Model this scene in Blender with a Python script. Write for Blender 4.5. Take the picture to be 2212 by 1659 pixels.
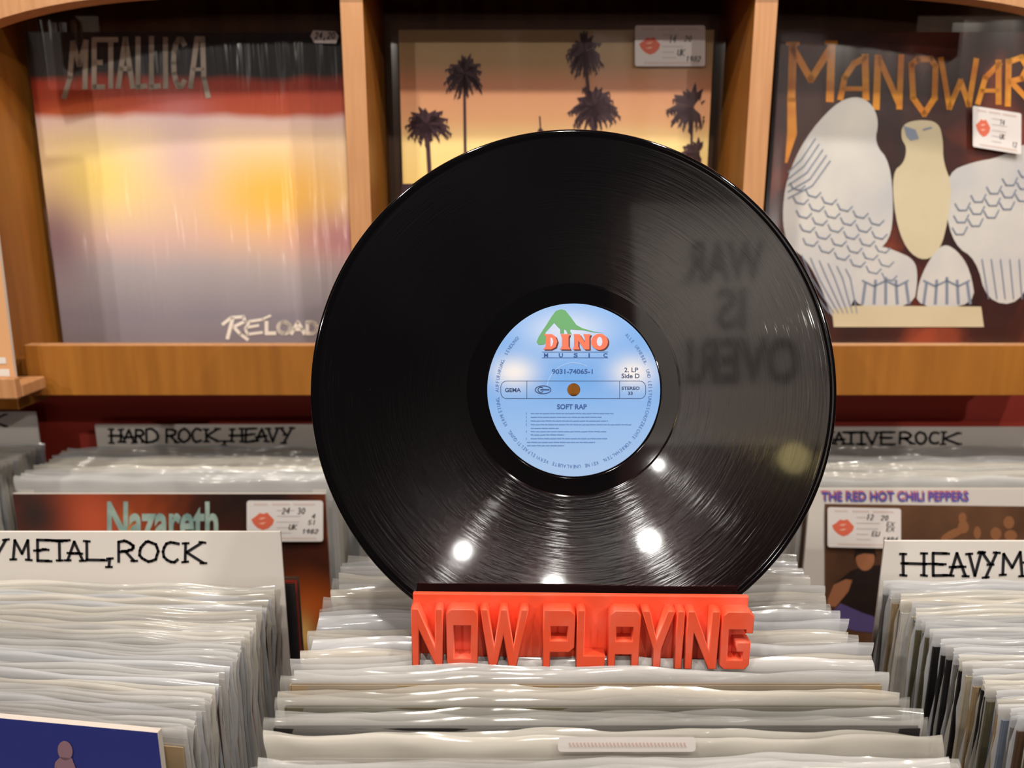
import bpy, bmesh, math, random
from mathutils import Vector, Matrix
random.seed(11)
for o in list(bpy.data.objects): bpy.data.objects.remove(o, do_unlink=True)
SC = bpy.context.scene
COL = SC.collection
V = Vector
R = math.radians

# ------------------------------------------------------------------ camera
F, CX, CY = 1660.0, 1106.0, 829.5
PITCH = R(13.0)
EYE = V((0, 0, 1.30))
RIGHT = V((1, 0, 0)); UP = V((0, math.sin(PITCH), math.cos(PITCH))); FWD = V((0, math.cos(PITCH), -math.sin(PITCH)))
cam = bpy.data.cameras.new('camera'); camo = bpy.data.objects.new('camera', cam); COL.objects.link(camo)
camo.location = EYE; camo.rotation_euler = (R(90) - PITCH, 0, 0)
cam.sensor_width = 36.0; cam.lens = F / 2212 * 36.0; cam.clip_start = 0.01
cam.dof.use_dof = True; cam.dof.focus_distance = 0.44; cam.dof.aperture_fstop = 8.0
SC.camera = camo

# ------------------------------------------------------------------ world, exposure
w = bpy.data.worlds.new('world'); SC.world = w; w.use_nodes = True
w.node_tree.nodes['Background'].inputs[0].default_value = (1.0, 0.9, 0.78, 1)
w.node_tree.nodes['Background'].inputs[1].default_value = 0.02
SC.view_settings.view_transform = 'Standard'; SC.view_settings.look = 'None'
SC.view_settings.gamma = 1.0; SC.view_settings.use_curve_mapping = False
SC.view_settings.exposure = -0.42
LAMP_COL = (1.0, 0.925, 0.82)
LAMP_W = 44.0
# ceiling spots: (x, y) positions, two rows in front of the shelf and one farther back in the room
SPOTS = [(-0.75, -0.42), (0.12, -0.46), (0.95, -0.42), (-0.35, 0.02), (0.55, 0.02)]
SPOTS_POSTER_ADDED = [(0.55, -0.85), (1.05, -0.85)]      # added unseen lamps that brighten the poster on the partition
SPOTS_FAR = [(-1.7, -2.5), (2.0, -2.5)]       # throw light on the shelf from the far end

# ------------------------------------------------------------------ pixel helpers
def ray(px, py): return RIGHT * ((px - CX) / F) + UP * (-(py - CY) / F) + FWD
def at_depth(px, py, D):
    d = ray(px, py); return EYE + d * (D / d.y)
def on_plane(px, py, P0, n):
    d = ray(px, py); return EYE + d * ((P0 - EYE).dot(n) / d.dot(n))
class Pl:                      # an upright surface leaning back by `lean`, through (0, D, z0)
    def __init__(s, D, z0, lean=0.0):
        s.P0 = V((0, D, z0)); s.n = V((0, -math.cos(lean), math.sin(lean))); s.v = V((0, math.sin(lean), math.cos(lean))); s.u = V((1, 0, 0))
    def px(s, x, y, off=0.0): return on_plane(x, y, s.P0, s.n) + s.n * off
    def uv(s, a, b, off=0.0): return s.P0 + s.u * a + s.v * b + s.n * off

# ------------------------------------------------------------------ materials
def lin(c): return tuple(((x / 255.0) / 12.92 if x / 255.0 <= 0.04045 else ((x / 255.0 + 0.055) / 1.055) ** 2.4) for x in c)
def new_mat(name):
    m = bpy.data.materials.new(name); m.use_nodes = True
    nt = m.node_tree; b = nt.nodes['Principled BSDF']; return m, nt, b
def mat(name, rgb, rough=0.5, spec=0.5, coat=0.0, emit=None, es=0.0):
    m, nt, b = new_mat(name)
    b.inputs['Base Color'].default_value = (*lin(rgb), 1); b.inputs['Roughness'].default_value = rough
    b.inputs['Specular IOR Level'].default_value = spec; b.inputs['Coat Weight'].default_value = coat
    if emit: b.inputs['Emission Color'].default_value = (*emit, 1); b.inputs['Emission Strength'].default_value = es
    return m
def node(nt, t, **kw):
    n = nt.nodes.new(t)
    for k, v in kw.items(): setattr(n, k, v)
    return n
def ramp(nt, stops, interp='LINEAR'):
    n = nt.nodes.new('ShaderNodeValToRGB'); n.color_ramp.interpolation = interp
    e = n.color_ramp.elements
    while len(e) < len(stops): e.new(0.5)
    for i, (p, c) in enumerate(stops): e[i].position = p; e[i].color = (*lin(c), 1)
    return n
def math_n(nt, op, a, b=None, clamp=False):
    n = nt.nodes.new('ShaderNodeMath'); n.operation = op; n.use_clamp = clamp
    for i, x in enumerate((a, b)):
        if x is None: continue
        if isinstance(x, (int, float)): n.inputs[i].default_value = x
        else: nt.links.new(x, n.inputs[i])
    return n.outputs[0]
def mixc(nt, fac, c1, c2):
    n = nt.nodes.new('ShaderNodeMix'); n.data_type = 'RGBA'
    for idx, x in ((0, fac), (6, c1), (7, c2)):
        if isinstance(x, (int, float)): n.inputs[idx].default_value = x
        elif isinstance(x, tuple): n.inputs[idx].default_value = (*lin(x), 1)
        else: nt.links.new(x, n.inputs[idx])
    return n.outputs[2]
def noise_mat(name, c1, c2, scale=8, stretch=(1, 1, 1), rough=0.5, bump=0.0, spec=0.5, detail=4, coat=0.0):
    m, nt, b = new_mat(name)
    tc = node(nt, 'ShaderNodeTexCoord'); mp = node(nt, 'ShaderNodeMapping'); mp.inputs['Scale'].default_value = stretch
    nz = node(nt, 'ShaderNodeTexNoise'); nz.inputs['Scale'].default_value = scale; nz.inputs['Detail'].default_value = detail
    nt.links.new(tc.outputs['Object'], mp.inputs[0]); nt.links.new(mp.outputs[0], nz.inputs['Vector'])
    rp = ramp(nt, [(0.3, c1), (0.7, c2)]); nt.links.new(nz.outputs[0], rp.inputs[0]); nt.links.new(rp.outputs[0], b.inputs['Base Color'])
    b.inputs['Roughness'].default_value = rough; b.inputs['Specular IOR Level'].default_value = spec; b.inputs['Coat Weight'].default_value = coat
    if bump:
        bp = node(nt, 'ShaderNodeBump'); bp.inputs['Strength'].default_value = bump; bp.inputs['Distance'].default_value = 0.002
        nt.links.new(nz.outputs[0], bp.inputs['Height']); nt.links.new(bp.outputs[0], b.inputs['Normal'])
    return m
M = {}
M['wood'] = noise_mat('wood_veneer', (148, 92, 32), (168, 108, 40), 3.0, (26, 26, 2.2), 0.42, 0.03)
M['wood_edge'] = noise_mat('wood_edge_band', (182, 128, 84), (200, 146, 100), 4.0, (50, 50, 3.0), 0.45, 0.03)
M['wood_dark'] = noise_mat('wood_back_panel', (70, 48, 30), (92, 64, 40), 3.0, (20, 20, 2.0), 0.6)
M['bin'] = noise_mat('bin_plywood', (120, 84, 48), (150, 108, 64), 4.0, (10, 2, 10), 0.55)
M['red_wall'] = noise_mat('red_paint', (168, 52, 38), (178, 60, 44), 5.0, (1, 1, 1), 0.6)
M['far_wall'] = noise_mat('dark_red_paint', (70, 20, 18), (80, 26, 22), 5.0, (1, 1, 1), 0.7)
M['floor'] = noise_mat('floor_boards', (80, 55, 38), (98, 70, 48), 3.0, (8, 1, 1), 0.5)
M['ceiling'] = noise_mat('ceiling_plaster', (52, 42, 38), (60, 50, 44), 12.0, (1, 1, 1), 0.8)
M['card'] = noise_mat('white_plastic_card', (222, 216, 210), (230, 225, 220), 4.0, (1, 1, 1), 0.4)
M['ink'] = mat('black_marker_ink', (26, 24, 30), 0.5)
M['ink_thin'] = mat('pen_ink', (70, 66, 70), 0.5)
M['paper'] = mat('sticker_paper', (232, 226, 224), 0.5)
M['print_pale'] = mat('pale_print', (214, 186, 176), 0.5)
M['print_grey'] = mat('grey_print', (200, 190, 190), 0.5)
M['lips'] = mat('orange_lips_print', (226, 110, 84), 0.5)
M['lips_light'] = mat('pale_lips_print', (244, 180, 160), 0.5)
M['black'] = mat('black_card', (14, 13, 14), 0.5)
M['metal_dark'] = mat('dark_metal', (40, 40, 42), 0.4)

def film_mat(name, rough=0.12, scale=6, stretch=(1, 1, 1), bump=0.4, base=0.04):
    m, nt, b = new_mat(name); nt.nodes.remove(b)
    out = nt.nodes['Material Output']
    tr = node(nt, 'ShaderNodeBsdfTransparent'); gl = node(nt, 'ShaderNodeBsdfGlossy'); gl.inputs['Roughness'].default_value = rough
    lw = node(nt, 'ShaderNodeLayerWeight'); lw.inputs['Blend'].default_value = .5
    tc = node(nt, 'ShaderNodeTexCoord'); mp = node(nt, 'ShaderNodeMapping'); mp.inputs['Scale'].default_value = stretch
    nz = node(nt, 'ShaderNodeTexNoise'); nz.inputs['Scale'].default_value = scale; nz.inputs['Detail'].default_value = 2
    nt.links.new(tc.outputs['Object'], mp.inputs[0]); nt.links.new(mp.outputs[0], nz.inputs['Vector'])
    bp = node(nt, 'ShaderNodeBump'); bp.inputs['Strength'].default_value = bump; bp.inputs['Distance'].default_value = 0.01
    nt.links.new(nz.outputs[0], bp.inputs['Height']); nt.links.new(bp.outputs[0], gl.inputs['Normal'])
    mx = node(nt, 'ShaderNodeMixShader')
    nt.links.new(math_n(nt, 'ADD', math_n(nt, 'MULTIPLY', math_n(nt, 'POWER', lw.outputs['Facing'], 5.0), .6), base), mx.inputs[0])
    nt.links.new(tr.outputs[0], mx.inputs[1]); nt.links.new(gl.outputs[0], mx.inputs[2]); nt.links.new(mx.outputs[0], out.inputs[0])
    return m
M['film'] = film_mat('clear_plastic_film', 0.14, 5, (14, 14, 1.2), 0.5)
M['film_flat'] = film_mat('clear_plastic_film_smooth', 0.16, 3, (2, 2, 1), 0.2)
def milky(name, rgb, alpha):
    m, nt, b = new_mat(name)
    b.inputs['Base Color'].default_value = (*lin(rgb), 1); b.inputs['Roughness'].default_value = 0.12
    b.inputs['Alpha'].default_value = alpha; b.inputs['Specular IOR Level'].default_value = 0.6
    tc = node(nt, 'ShaderNodeTexCoord'); mp = node(nt, 'ShaderNodeMapping'); mp.inputs['Scale'].default_value = (8, 8, 16)
    nz = node(nt, 'ShaderNodeTexNoise'); nz.inputs['Scale'].default_value = 2.0; nz.inputs['Detail'].default_value = 3
    nt.links.new(tc.outputs['Object'], mp.inputs[0]); nt.links.new(mp.outputs[0], nz.inputs['Vector'])
    bp = node(nt, 'ShaderNodeBump'); bp.inputs['Strength'].default_value = 0.15; bp.inputs['Distance'].default_value = 0.004
    nt.links.new(nz.outputs[0], bp.inputs['Height']); nt.links.new(bp.outputs[0], b.inputs['Normal'])
    return m
PLASTIC = [milky('milky_plastic_grey', (206, 205, 205), 0.56), milky('milky_plastic_cream', (212, 207, 198), 0.6),
           milky('milky_plastic_cool', (204, 206, 211), 0.52), milky('milky_plastic_warm', (206, 200, 190), 0.54),
           milky('milky_plastic_clear', (198, 197, 195), 0.36)]

# ------------------------------------------------------------------ object helpers
ABS = {}
def put(o, parent=None, kind=None):
    COL.objects.link(o)
    if parent is not None: o.parent = parent
    if kind: o['kind'] = kind
    return o
def thing(name, label, cat, loc, group=None, rot=None):
    o = bpy.data.objects.new(name, None); o.empty_display_size = 0.02; COL.objects.link(o)
    o.location = loc; o['label'] = label; o['category'] = cat
    if group: o['group'] = group
    if rot: o.rotation_euler = rot
    ABS[o.name] = V(loc); return o
def origin(o):
    while o.parent is not None: o = o.parent
    return ABS.get(o.name, V((0, 0, 0)))
def mesh_obj(name, verts, faces, mats, parent=None, local=False, fmats=None, uvs=None, smooth=False, kind=None, label=None):
    me = bpy.data.meshes.new(name)
    off = V((0, 0, 0)) if (local or parent is None) else origin(parent)
    me.from_pydata([tuple(V(v) - off) for v in verts], [], faces)
    for m in (mats if isinstance(mats, (list, tuple)) else [mats]): me.materials.append(m)
    if fmats:
        for p, i in zip(me.polygons, fmats): p.material_index = i
    if uvs:
        ul = me.uv_layers.new(name='uv')
        for l in me.loops: ul.data[l.index].uv = uvs[l.vertex_index]
    if smooth:
        for p in me.polygons: p.use_smooth = True
    me.update()
    o = bpy.data.objects.new(name, me); put(o, parent, kind)
    if label: o['label'] = label
    return o
def box_vf(x0, x1, y0, y1, z0, z1, base=0):
    v = [(x0, y0, z0), (x1, y0, z0), (x1, y1, z0), (x0, y1, z0), (x0, y0, z1), (x1, y0, z1), (x1, y1, z1), (x0, y1, z1)]
    f = [(0, 3, 2, 1), (4, 5, 6, 7), (0, 1, 5, 4), (1, 2, 6, 5), (2, 3, 7, 6), (3, 0, 4, 7)]
    return v, [tuple(i + base for i in q) for q in f]
def bevelled(o, wdt=0.0015, seg=2):
    b = o.modifiers.new('bevel', 'BEVEL'); b.width = wdt; b.segments = seg; b.limit_method = 'ANGLE'; return o
def box(name, x0, x1, y0, y1, z0, z1, m, parent=None, bev=0.0015, local=False, kind=None):
    v, f = box_vf(x0, x1, y0, y1, z0, z1)
    o = mesh_obj(name, v, f, m, parent, local=local, kind=kind)
    if bev: bevelled(o, bev)
    return o
def struct(name, x0, x1, y0, y1, z0, z1, m): return box(name, x0, x1, y0, y1, z0, z1, m, None, 0, kind='structure')

# 2-D stroke lettering -------------------------------------------------------
def arc(cx, cy, rx, ry, a0, a1, n=10):
    return [(cx + rx * math.cos(R(a0 + (a1 - a0) * i / n)), cy + ry * math.sin(R(a0 + (a1 - a0) * i / n))) for i in range(n + 1)]
G = {
 'A': [[(0, 0), (.5, 1), (1, 0)], [(.18, .38), (.82, .38)]], 'C': [arc(.55, .5, .5, .5, 50, 310)],
 'D': [[(0, 0), (0, 1)] + arc(.35, .5, .6, .5, 90, -90) + [(0, 0)]], 'E': [[(.95, 1), (.05, 1), (.05, 0), (1, 0)], [(.05, .52), (.75, .52)]],
 'H': [[(.05, 0), (.05, 1)], [(.95, 0), (.95, 1)], [(.05, .5), (.95, .5)]], 'I': [[(.5, 0), (.5, 1)], [(.2, 1), (.8, 1)], [(.2, 0), (.8, 0)]],
 'K': [[(.05, 0), (.05, 1)], [(.95, 1), (.1, .45), (1, 0)]], 'L': [[(.1, 1), (.1, 0), (1, .02)]],
 'M': [[(0, 0), (.08, 1), (.5, .35), (.92, 1), (1, 0)]], 'N': [[(.05, 0), (.05, 1), (.95, 0), (.95, 1)]],
 'O': [arc(.5, .5, .5, .5, 90, 450, 16)], 'P': [[(.1, 0), (.1, 1)] + arc(.4, .75, .5, .25, 90, -90) + [(.1, .5)]],
 'R': [[(.08, 0), (.08, 1)] + arc(.4, .74, .5, .26, 90, -90) + [(.1, .48)], [(.4, .48), (1, 0)]],
 'S': [arc(.5, .75, .42, .25, 30, 270, 8) + arc(.5, .25, .42, .25, 90, -150, 8)], 'T': [[(0, 1), (1, 1)], [(.5, 1), (.5, 0)]],
 'U': [[(.05, 1), (.05, .3)] + arc(.5, .3, .45, .3, 180, 360) + [(.95, 1)]],
 'V': [[(0, 1), (.5, 0), (1, 1)]], 'W': [[(0, 1), (.25, 0), (.5, .7), (.75, 0), (1, 1)]], 'X': [[(0, 0), (1, 1)], [(0, 1), (1, 0)]],
 'Y': [[(0, 1), (.5, .5)], [(1, 1), (.25, -.12)]], ',': [[(.5, .1), (.3, -.3)]], '!': [[(.5, 1), (.5, .3)], [(.5, .1), (.5, 0)]],
 '0': [arc(.5, .5, .4, .5, 90, 450, 14)], '1': [[(.3, .8), (.55, 1), (.55, 0)]], '2': [arc(.5, .7, .4, .3, 160, -20, 8) + [(.1, 0), (.9, 0)]],
 '5': [[(.9, 1), (.2, 1), (.15, .55)] + arc(.45, .3, .42, .3, 110, -140, 8)], '4': [[(.7, 0), (.7, 1), (.05, .35), (.95, .35)]], '8': [arc(.5, .75, .35, .25, 90, 450), arc(.5, .25, .42, .25, 90, 450)],
 '9': [arc(.5, .7, .35, .3, 0, 360) + [(.8, .3), (.6, 0)]], '-': [[(.1, .45), (.9, .45)]], '3': [arc(.45, .75, .4, .25, 140, -90, 8) + arc(.45, .25, .45, .25, 90, -140, 8)],
}
def ribbon(pts, wd, close=False):
    out = []; h = wd / 2
    for a, b in zip(pts, pts[1:]):
        dx, dy = b[0] - a[0], b[1] - a[1]; L = math.hypot(dx, dy) or 1e-9; dx /= L; dy /= L
        ax, ay = a[0] - dx * h * .7, a[1] - dy * h * .7; bx, by = b[0] + dx * h * .7, b[1] + dy * h * .7
        out.append([(ax - dy * h, ay + dx * h), (bx - dy * h, by + dx * h), (bx + dy * h, by - dx * h), (ax + dy * h, ay - dx * h)])
    return out
def glyph(ch, x0, x1, ytop, ybase, wd, jit=0.0, serif=False, slant=0.0):
    out = []
    for pl in G[ch]:
        pts = []
        for (a, b) in pl:
            a += random.uniform(-jit, jit); b += random.uniform(-jit, jit)
            pts.append((x0 + (x1 - x0) * (a + slant * b), ybase + (ytop - ybase) * b))
        out += ribbon(pts, wd)
        if serif and len(pl) < 6:
            for e in (pts[0], pts[-1]):
                out += ribbon([(e[0] - wd * 1.1, e[1] + random.uniform(-1, 1)), (e[0] + wd * 1.1, e[1] + random.uniform(-1, 1))], wd * .8)
    return out
def ell(cx, cy, rx, ry, n=24, rot=0):
    c, s = math.cos(R(rot)), math.sin(R(rot)); out = []
    for i in range(n):
        a = 2 * math.pi * i / n; x, y = rx * math.cos(a), ry * math.sin(a); out.append((cx + x * c - y * s, cy + x * s + y * c))
    return out
def rrect(x0, y0, x1, y1, r, n=4):
    out = []
    for (cx, cy, a0) in ((x1 - r, y1 - r, 0), (x0 + r, y1 - r, 90), (x0 + r, y0 + r, 180), (x1 - r, y0 + r, 270)):
        for i in range(n + 1):
            a = R(a0 + 90 * i / n); out.append((cx + r * math.cos(a), cy + r * math.sin(a)))
    return out
def bfont(text, bbox=None, bold=0.0):
    cu = bpy.data.curves.new('t', 'FONT'); cu.body = text; cu.offset = bold; cu.resolution_u = 3
    ob = bpy.data.objects.new('t', cu); COL.objects.link(ob)
    me = bpy.data.meshes.new_from_object(ob)
    vs = [(v.co.x, v.co.y) for v in me.vertices]; polys = [[vs[i] for i in p.vertices] for p in me.polygons]
    bpy.data.objects.remove(ob, do_unlink=True); bpy.data.curves.remove(cu); bpy.data.meshes.remove(me)
    if bbox and polys:
        xs = [a for a, b in vs]; ys = [b for a, b in vs]; x0, x1, y0, y1 = min(xs), max(xs), min(ys), max(ys)
        X0, Y0, X1, Y1 = bbox
        polys = [[(X0 + (a - x0) / (x1 - x0) * (X1 - X0), Y1 + (b - y0) / (y1 - y0) * (Y0 - Y1)) for a, b in p] for p in polys]
    return polys
def decal(name, polys, fn, m, parent, local=False, label=None, kind=None):
    vs, fs = [], []
    for p in polys:
        b = len(vs); vs += [fn(*q) for q in p]; fs.append(tuple(range(b, b + len(p))))
    return mesh_obj(name, vs, fs, m, parent, local=local, label=label, kind=kind)

# ------------------------------------------------------------------ room shell
struct('floor', -3.1, 3.1, -3.5, 1.0, -0.05, 0.0, M['floor'])
struct('ceiling', -3.1, 3.1, -3.5, 1.0, 2.65, 2.70, M['ceiling'])
struct('wall_back', -3.1, 3.1, 0.90, 1.0, 0.0, 2.65, M['red_wall'])
struct('wall_front', -3.1, 3.1, -3.5, -3.4, 0.0, 2.65, M['far_wall'])
struct('wall_partition', 0.36, 1.30, -1.80, -1.72, 0.0, 2.65, M['far_wall'])
struct('wall_left', -3.1, -3.0, -3.4, 0.90, 0.0, 2.65, M['far_wall'])
struct('wall_right', 3.0, 3.1, -3.4, 0.90, 0.0, 2.65, M['far_wall'])

# ------------------------------------------------------------------ ceiling spotlights
def lathe(prof, n=24, axis_pt=(0, 0, 0)):
    vs, fs = [], []
    for (r, z) in prof:
        for i in range(n):
            a = 2 * math.pi * i / n; vs.append((axis_pt[0] + r * math.cos(a), axis_pt[1] + r * math.sin(a), axis_pt[2] + z))
    for j in range(len(prof) - 1):
        for i in range(n):
            fs.append((j * n + i, j * n + (i + 1) % n, (j + 1) * n + (i + 1) % n, (j + 1) * n + i))
    return vs, fs
M['lens'] = mat('lamp_lens', (255, 240, 220), 0.4, emit=LAMP_COL, es=12)
def spotlight(x, y, tgt, watts, label):
    t = thing('ceiling_spotlight', label, 'spotlight', (x, y, 2.65), 'ceiling spotlights')
    v, f = lathe([(0, 0), (.05, 0), (.05, -.012), (.008, -.014), (.008, -.06), (0, -.06)], 20); mesh_obj('mount', v, f, M['metal_dark'], t, local=True, smooth=False)
    d = (V(tgt) - V((x, y, 2.57))).normalized(); q = (-d).to_track_quat('Z', 'Y')
    v, f = lathe([(0, .05), (.03, .05), (.042, .035), (.042, -.06), (.037, -.06), (.037, -.045), (0, -.045)], 20)
    h = mesh_obj('housing', v, f, M['metal_dark'], t, local=True); h.location = (0, 0, -.08); h.rotation_euler = q.to_euler()
    v, f = lathe([(0, -.046), (.036, -.046)], 20); l = mesh_obj('lens', v, f, M['lens'], h, local=True)
    ld = bpy.data.lights.new('ceiling_spotlight_beam', 'SPOT'); ld.energy = watts; ld.color = LAMP_COL; ld.shadow_soft_size = 0.03
    ld.spot_size = R(95); ld.spot_blend = 0.7
    lo = bpy.data.objects.new('ceiling_spotlight_beam', ld); COL.objects.link(lo); lo.parent = t; lo.location = V((0, 0, -.08)) + d * .066; lo.rotation_euler = q.to_euler()
for i, (x, y) in enumerate(SPOTS): spotlight(x, y, (x * .5, 0.65, 1.15), LAMP_W, 'black ceiling spotlight aimed at the record shelf')
for i, (x, y) in enumerate(SPOTS_POSTER_ADDED): spotlight(x, y, (x + .05, -1.7, 1.9), LAMP_W * .9, 'added black ceiling spotlight brightening the poster wall')
for i, (x, y) in enumerate(SPOTS_FAR): spotlight(x, y, (x * .1, 0.8, 1.15), LAMP_W * 2.3, 'black ceiling spotlight throwing light across the room')

# ------------------------------------------------------------------ display shelf
SH = thing('display_shelf', 'brown wooden wall shelf with compartments and a front lip', 'shelf', (0.05, 0.82, 1.12))
Z0 = EYE.z
BX0, BX1 = -0.5195, 0.615
def shelf_rail():
    v, f = box_vf(-0.475, BX1, 0.735, 0.749, Z0 - .1815, Z0 - .131); o = mesh_obj('front_lip', v, f, [M['wood'], M['wood_edge']], SH, fmats=[0, 1, 0, 0, 0, 0]); bevelled(o, .001)
shelf_rail()
box('shelf_board', BX0, BX1, 0.750, 0.872, Z0 - .165, Z0 - .147, M['wood'], SH)
box('back_panel', BX0, BX1, 0.873, 0.885, Z0 - .165, Z0 + .25, M['wood_dark'], SH, 0)
for (a, b) in ((-0.5195, -0.4975), (-0.155, -0.134), (0.2185, 0.2395), (0.593, 0.615)):
    v, f = box_vf(a, b, 0.750, 0.8725, Z0 - .1465 if a > -.5 else Z0 - .20, Z0 + .2285)
    o = mesh_obj('divider', v, f, [M['wood'], M['wood_edge']], SH, fmats=[0, 0, 1 if a > -.5 else 0, 0, 0, 0]); bevelled(o, .001)
box('top_board', BX0, BX1, 0.7635, 0.885, Z0 + .229, Z0 + .25, M['wood'], SH)
# gently arched front rail across the top
vs, fs = [], []
n = 48
for i in range(n + 1):
    px = -40 + 2300 * i / n
    py = -22 + 62 * (abs(px - 1150) / 1150.0) ** 6
    p = at_depth(px, py, 0.744); z = p.z
    for (yy, zz) in ((0.744, z), (0.744, Z0 + .26), (0.763, Z0 + .26), (0.763, z)): vs.append((p.x, yy, zz))
for i in range(n):
    for k in range(4): fs.append((i * 4 + k, i * 4 + (k + 1) % 4, i * 4 + 4 + (k + 1) % 4, i * 4 + 4 + k))
fs += [(0, 1, 2, 3), tuple(n * 4 + k for k in (3, 2, 1, 0))]
# keep only the span in front of the unit
mesh_obj('arched_rail', vs, fs, M['wood_edge'], SH)

# neighbouring ledge at far left with one sleeve
NS = thing('neighbouring_shelf', 'pale shelf end beside the brown display shelf', 'shelf', (-0.70, 0.74, Z0 - .17))
nx_r = at_depth(40, 796, .690).x
box('ledge', -0.90, nx_r, .6905, .728, Z0 - .172, Z0 - .160, M['wood_edge'], NS)
box('ledge_lip', -0.90, nx_r, .682, .690, Z0 - .172, Z0 - .152, M['wood_edge'], NS)
box('ledge_back', -0.90, -0.5255, .7285, .885, Z0 - .172, Z0 + .20, M['wood'], NS)

# ------------------------------------------------------------------ shown albums
SHEET = 0.315
def uvquad_jacket(name, x0, x1, pl, h, front, edge, parent, thick=0.0035):
    c = [pl.uv(x0, 0), pl.uv(x1, 0), pl.uv(x1, h), pl.uv(x0, h)]
    b = [p - pl.n * thick for p in c]
    vs = c + b
    fs = [(0, 1, 2, 3), (1, 5, 6, 2), (5, 4, 7, 6), (4, 0, 3, 7), (3, 2, 6, 7), (4, 5, 1, 0)]
    uv = [(0, 0), (1, 0), (1, 1), (0, 1)] * 2
    return mesh_obj('jacket', vs, fs, [front, edge], parent, fmats=[0, 1, 1, 1, 1, 1], uvs=uv)
def film_sheet(x0, x1, pl, z0, z1, m, parent, off=0.003, wav=0.0012, nx=24, nz=20, seed=1):
    rnd = random.Random(seed); ph = [rnd.uniform(0, 6.28) for _ in range(6)]
    vs, fs = [], []
    for side in (0, 1):
        b0 = len(vs)
        for j in range(nz + 1):
            for i in range(nx + 1):
                a = x0 + (x1 - x0) * i / nx; b = z0 + (z1 - z0) * j / nz
                s = i / nx
                o = wav * (math.sin(a * 60 + ph[0]) * math.sin(b * 9 + ph[1]) + .6 * math.sin(a * 130 + ph[2] + b * 14))
                edge = min(1, 12 * s, 12 * (1 - s)) ** .5 if 0 < s < 1 else 0
                oo = (off + o) * edge if side == 0 else -(off + .0045 + o * .3) * edge - .0005
                vs.append(pl.uv(a, b, oo))
        for j in range(nz):
            for i in range(nx):
                q = b0 + j * (nx + 1) + i; fs.append((q, q + 1, q + nx + 2, q + nx + 1))
    return mesh_obj('plastic_sleeve', vs, fs, m, parent, smooth=True)
M['jedge'] = mat('white_card_edge', (214, 206, 198), 0.6)
M['jedge_dark'] = mat('dark_card_edge', (60, 52, 50), 0.6)
def uvnodes(nt):
    tc = node(nt, 'ShaderNodeUVMap', uv_map='uv'); sp = node(nt, 'ShaderNodeSeparateXYZ'); nt.links.new(tc.outputs[0], sp.inputs[0])
    return tc.outputs[0], sp.outputs[0], sp.outputs[1]
def noise_uv(nt, uv, scale, stretch=(1, 1, 1), detail=3, dist=0.0):
    mp = node(nt, 'ShaderNodeMapping'); mp.inputs['Scale'].default_value = stretch; nt.links.new(uv, mp.inputs[0])
    nz = node(nt, 'ShaderNodeTexNoise'); nz.inputs['Scale'].default_value = scale; nz.inputs['Detail'].default_value = detail; nz.inputs['Distortion'].default_value = dist
    nt.links.new(mp.outputs[0], nz.inputs['Vector']); return nz.outputs[0]
def blob(nt, u, v, cu, cv, ru, rv):
    a = math_n(nt, 'DIVIDE', math_n(nt, 'SUBTRACT', u, cu), ru); b = math_n(nt, 'DIVIDE', math_n(nt, 'SUBTRACT', v, cv), rv)
    d = math_n(nt, 'ADD', math_n(nt, 'MULTIPLY', a, a), math_n(nt, 'MULTIPLY', b, b))
    return math_n(nt, 'POWER', 2.718, math_n(nt, 'MULTIPLY', d, -1.0))

# abstract sunset-like stand-in artwork
def mat_clouds():
    m, nt, b = new_mat('cover_warm_clouds'); uv, u, v = uvnodes(nt)
    n1 = noise_uv(nt, uv, 2.2, (2.0, .6, 1), 1.5, .2)
    vv = math_n(nt, 'ADD', v, math_n(nt, 'MULTIPLY', math_n(nt, 'SUBTRACT', n1, .5), .07))
    rp = ramp(nt, [(0.0, (128, 122, 132)), (.10, (138, 132, 142)), (.26, (176, 166, 170)), (.36, (222, 186, 178)), (.50, (250, 214, 170)), (.68, (250, 220, 190)), (.735, (240, 206, 200)), (.76, (190, 70, 40)), (.85, (176, 54, 30)), (.875, (30, 24, 26)), (1.0, (22, 22, 24))])
    nt.links.new(vv, rp.inputs[0])
    c = mixc(nt, math_n(nt, 'MULTIPLY', blob(nt, u, v, .76, .50, .26, .15), .95), rp.outputs[0], (252, 190, 70))
    c = mixc(nt, math_n(nt, 'MULTIPLY', blob(nt, u, v, .17, .56, .16, .13), .85), c, (252, 222, 120))
    c = mixc(nt, math_n(nt, 'MULTIPLY', blob(nt, u, v, .47, .62, .10, .16), .6), c, (214, 178, 190))
    c = mixc(nt, math_n(nt, 'MULTIPLY', blob(nt, u, v, .02, .36, .10, .16), .8), c, (120, 92, 110))
    c = mixc(nt, math_n(nt, 'MULTIPLY', blob(nt, u, v, .98, .36, .16, .08), .8), c, (200, 130, 140))
    nt.links.new(c, b.inputs['Base Color']); b.inputs['Roughness'].default_value = .55; return m
def mat_sunset():  # printed sky; its salmon and olive steps also paint in the shelf's shade
    m, nt, b = new_mat('cover_sunset_sky_shaded'); uv, u, v = uvnodes(nt)
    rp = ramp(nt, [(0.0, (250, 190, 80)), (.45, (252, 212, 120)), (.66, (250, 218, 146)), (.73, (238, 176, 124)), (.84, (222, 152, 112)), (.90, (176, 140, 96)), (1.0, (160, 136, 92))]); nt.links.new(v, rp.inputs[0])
    nt.links.new(rp.outputs[0], b.inputs['Base Color']); b.inputs['Roughness'].default_value = .5; return m
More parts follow.
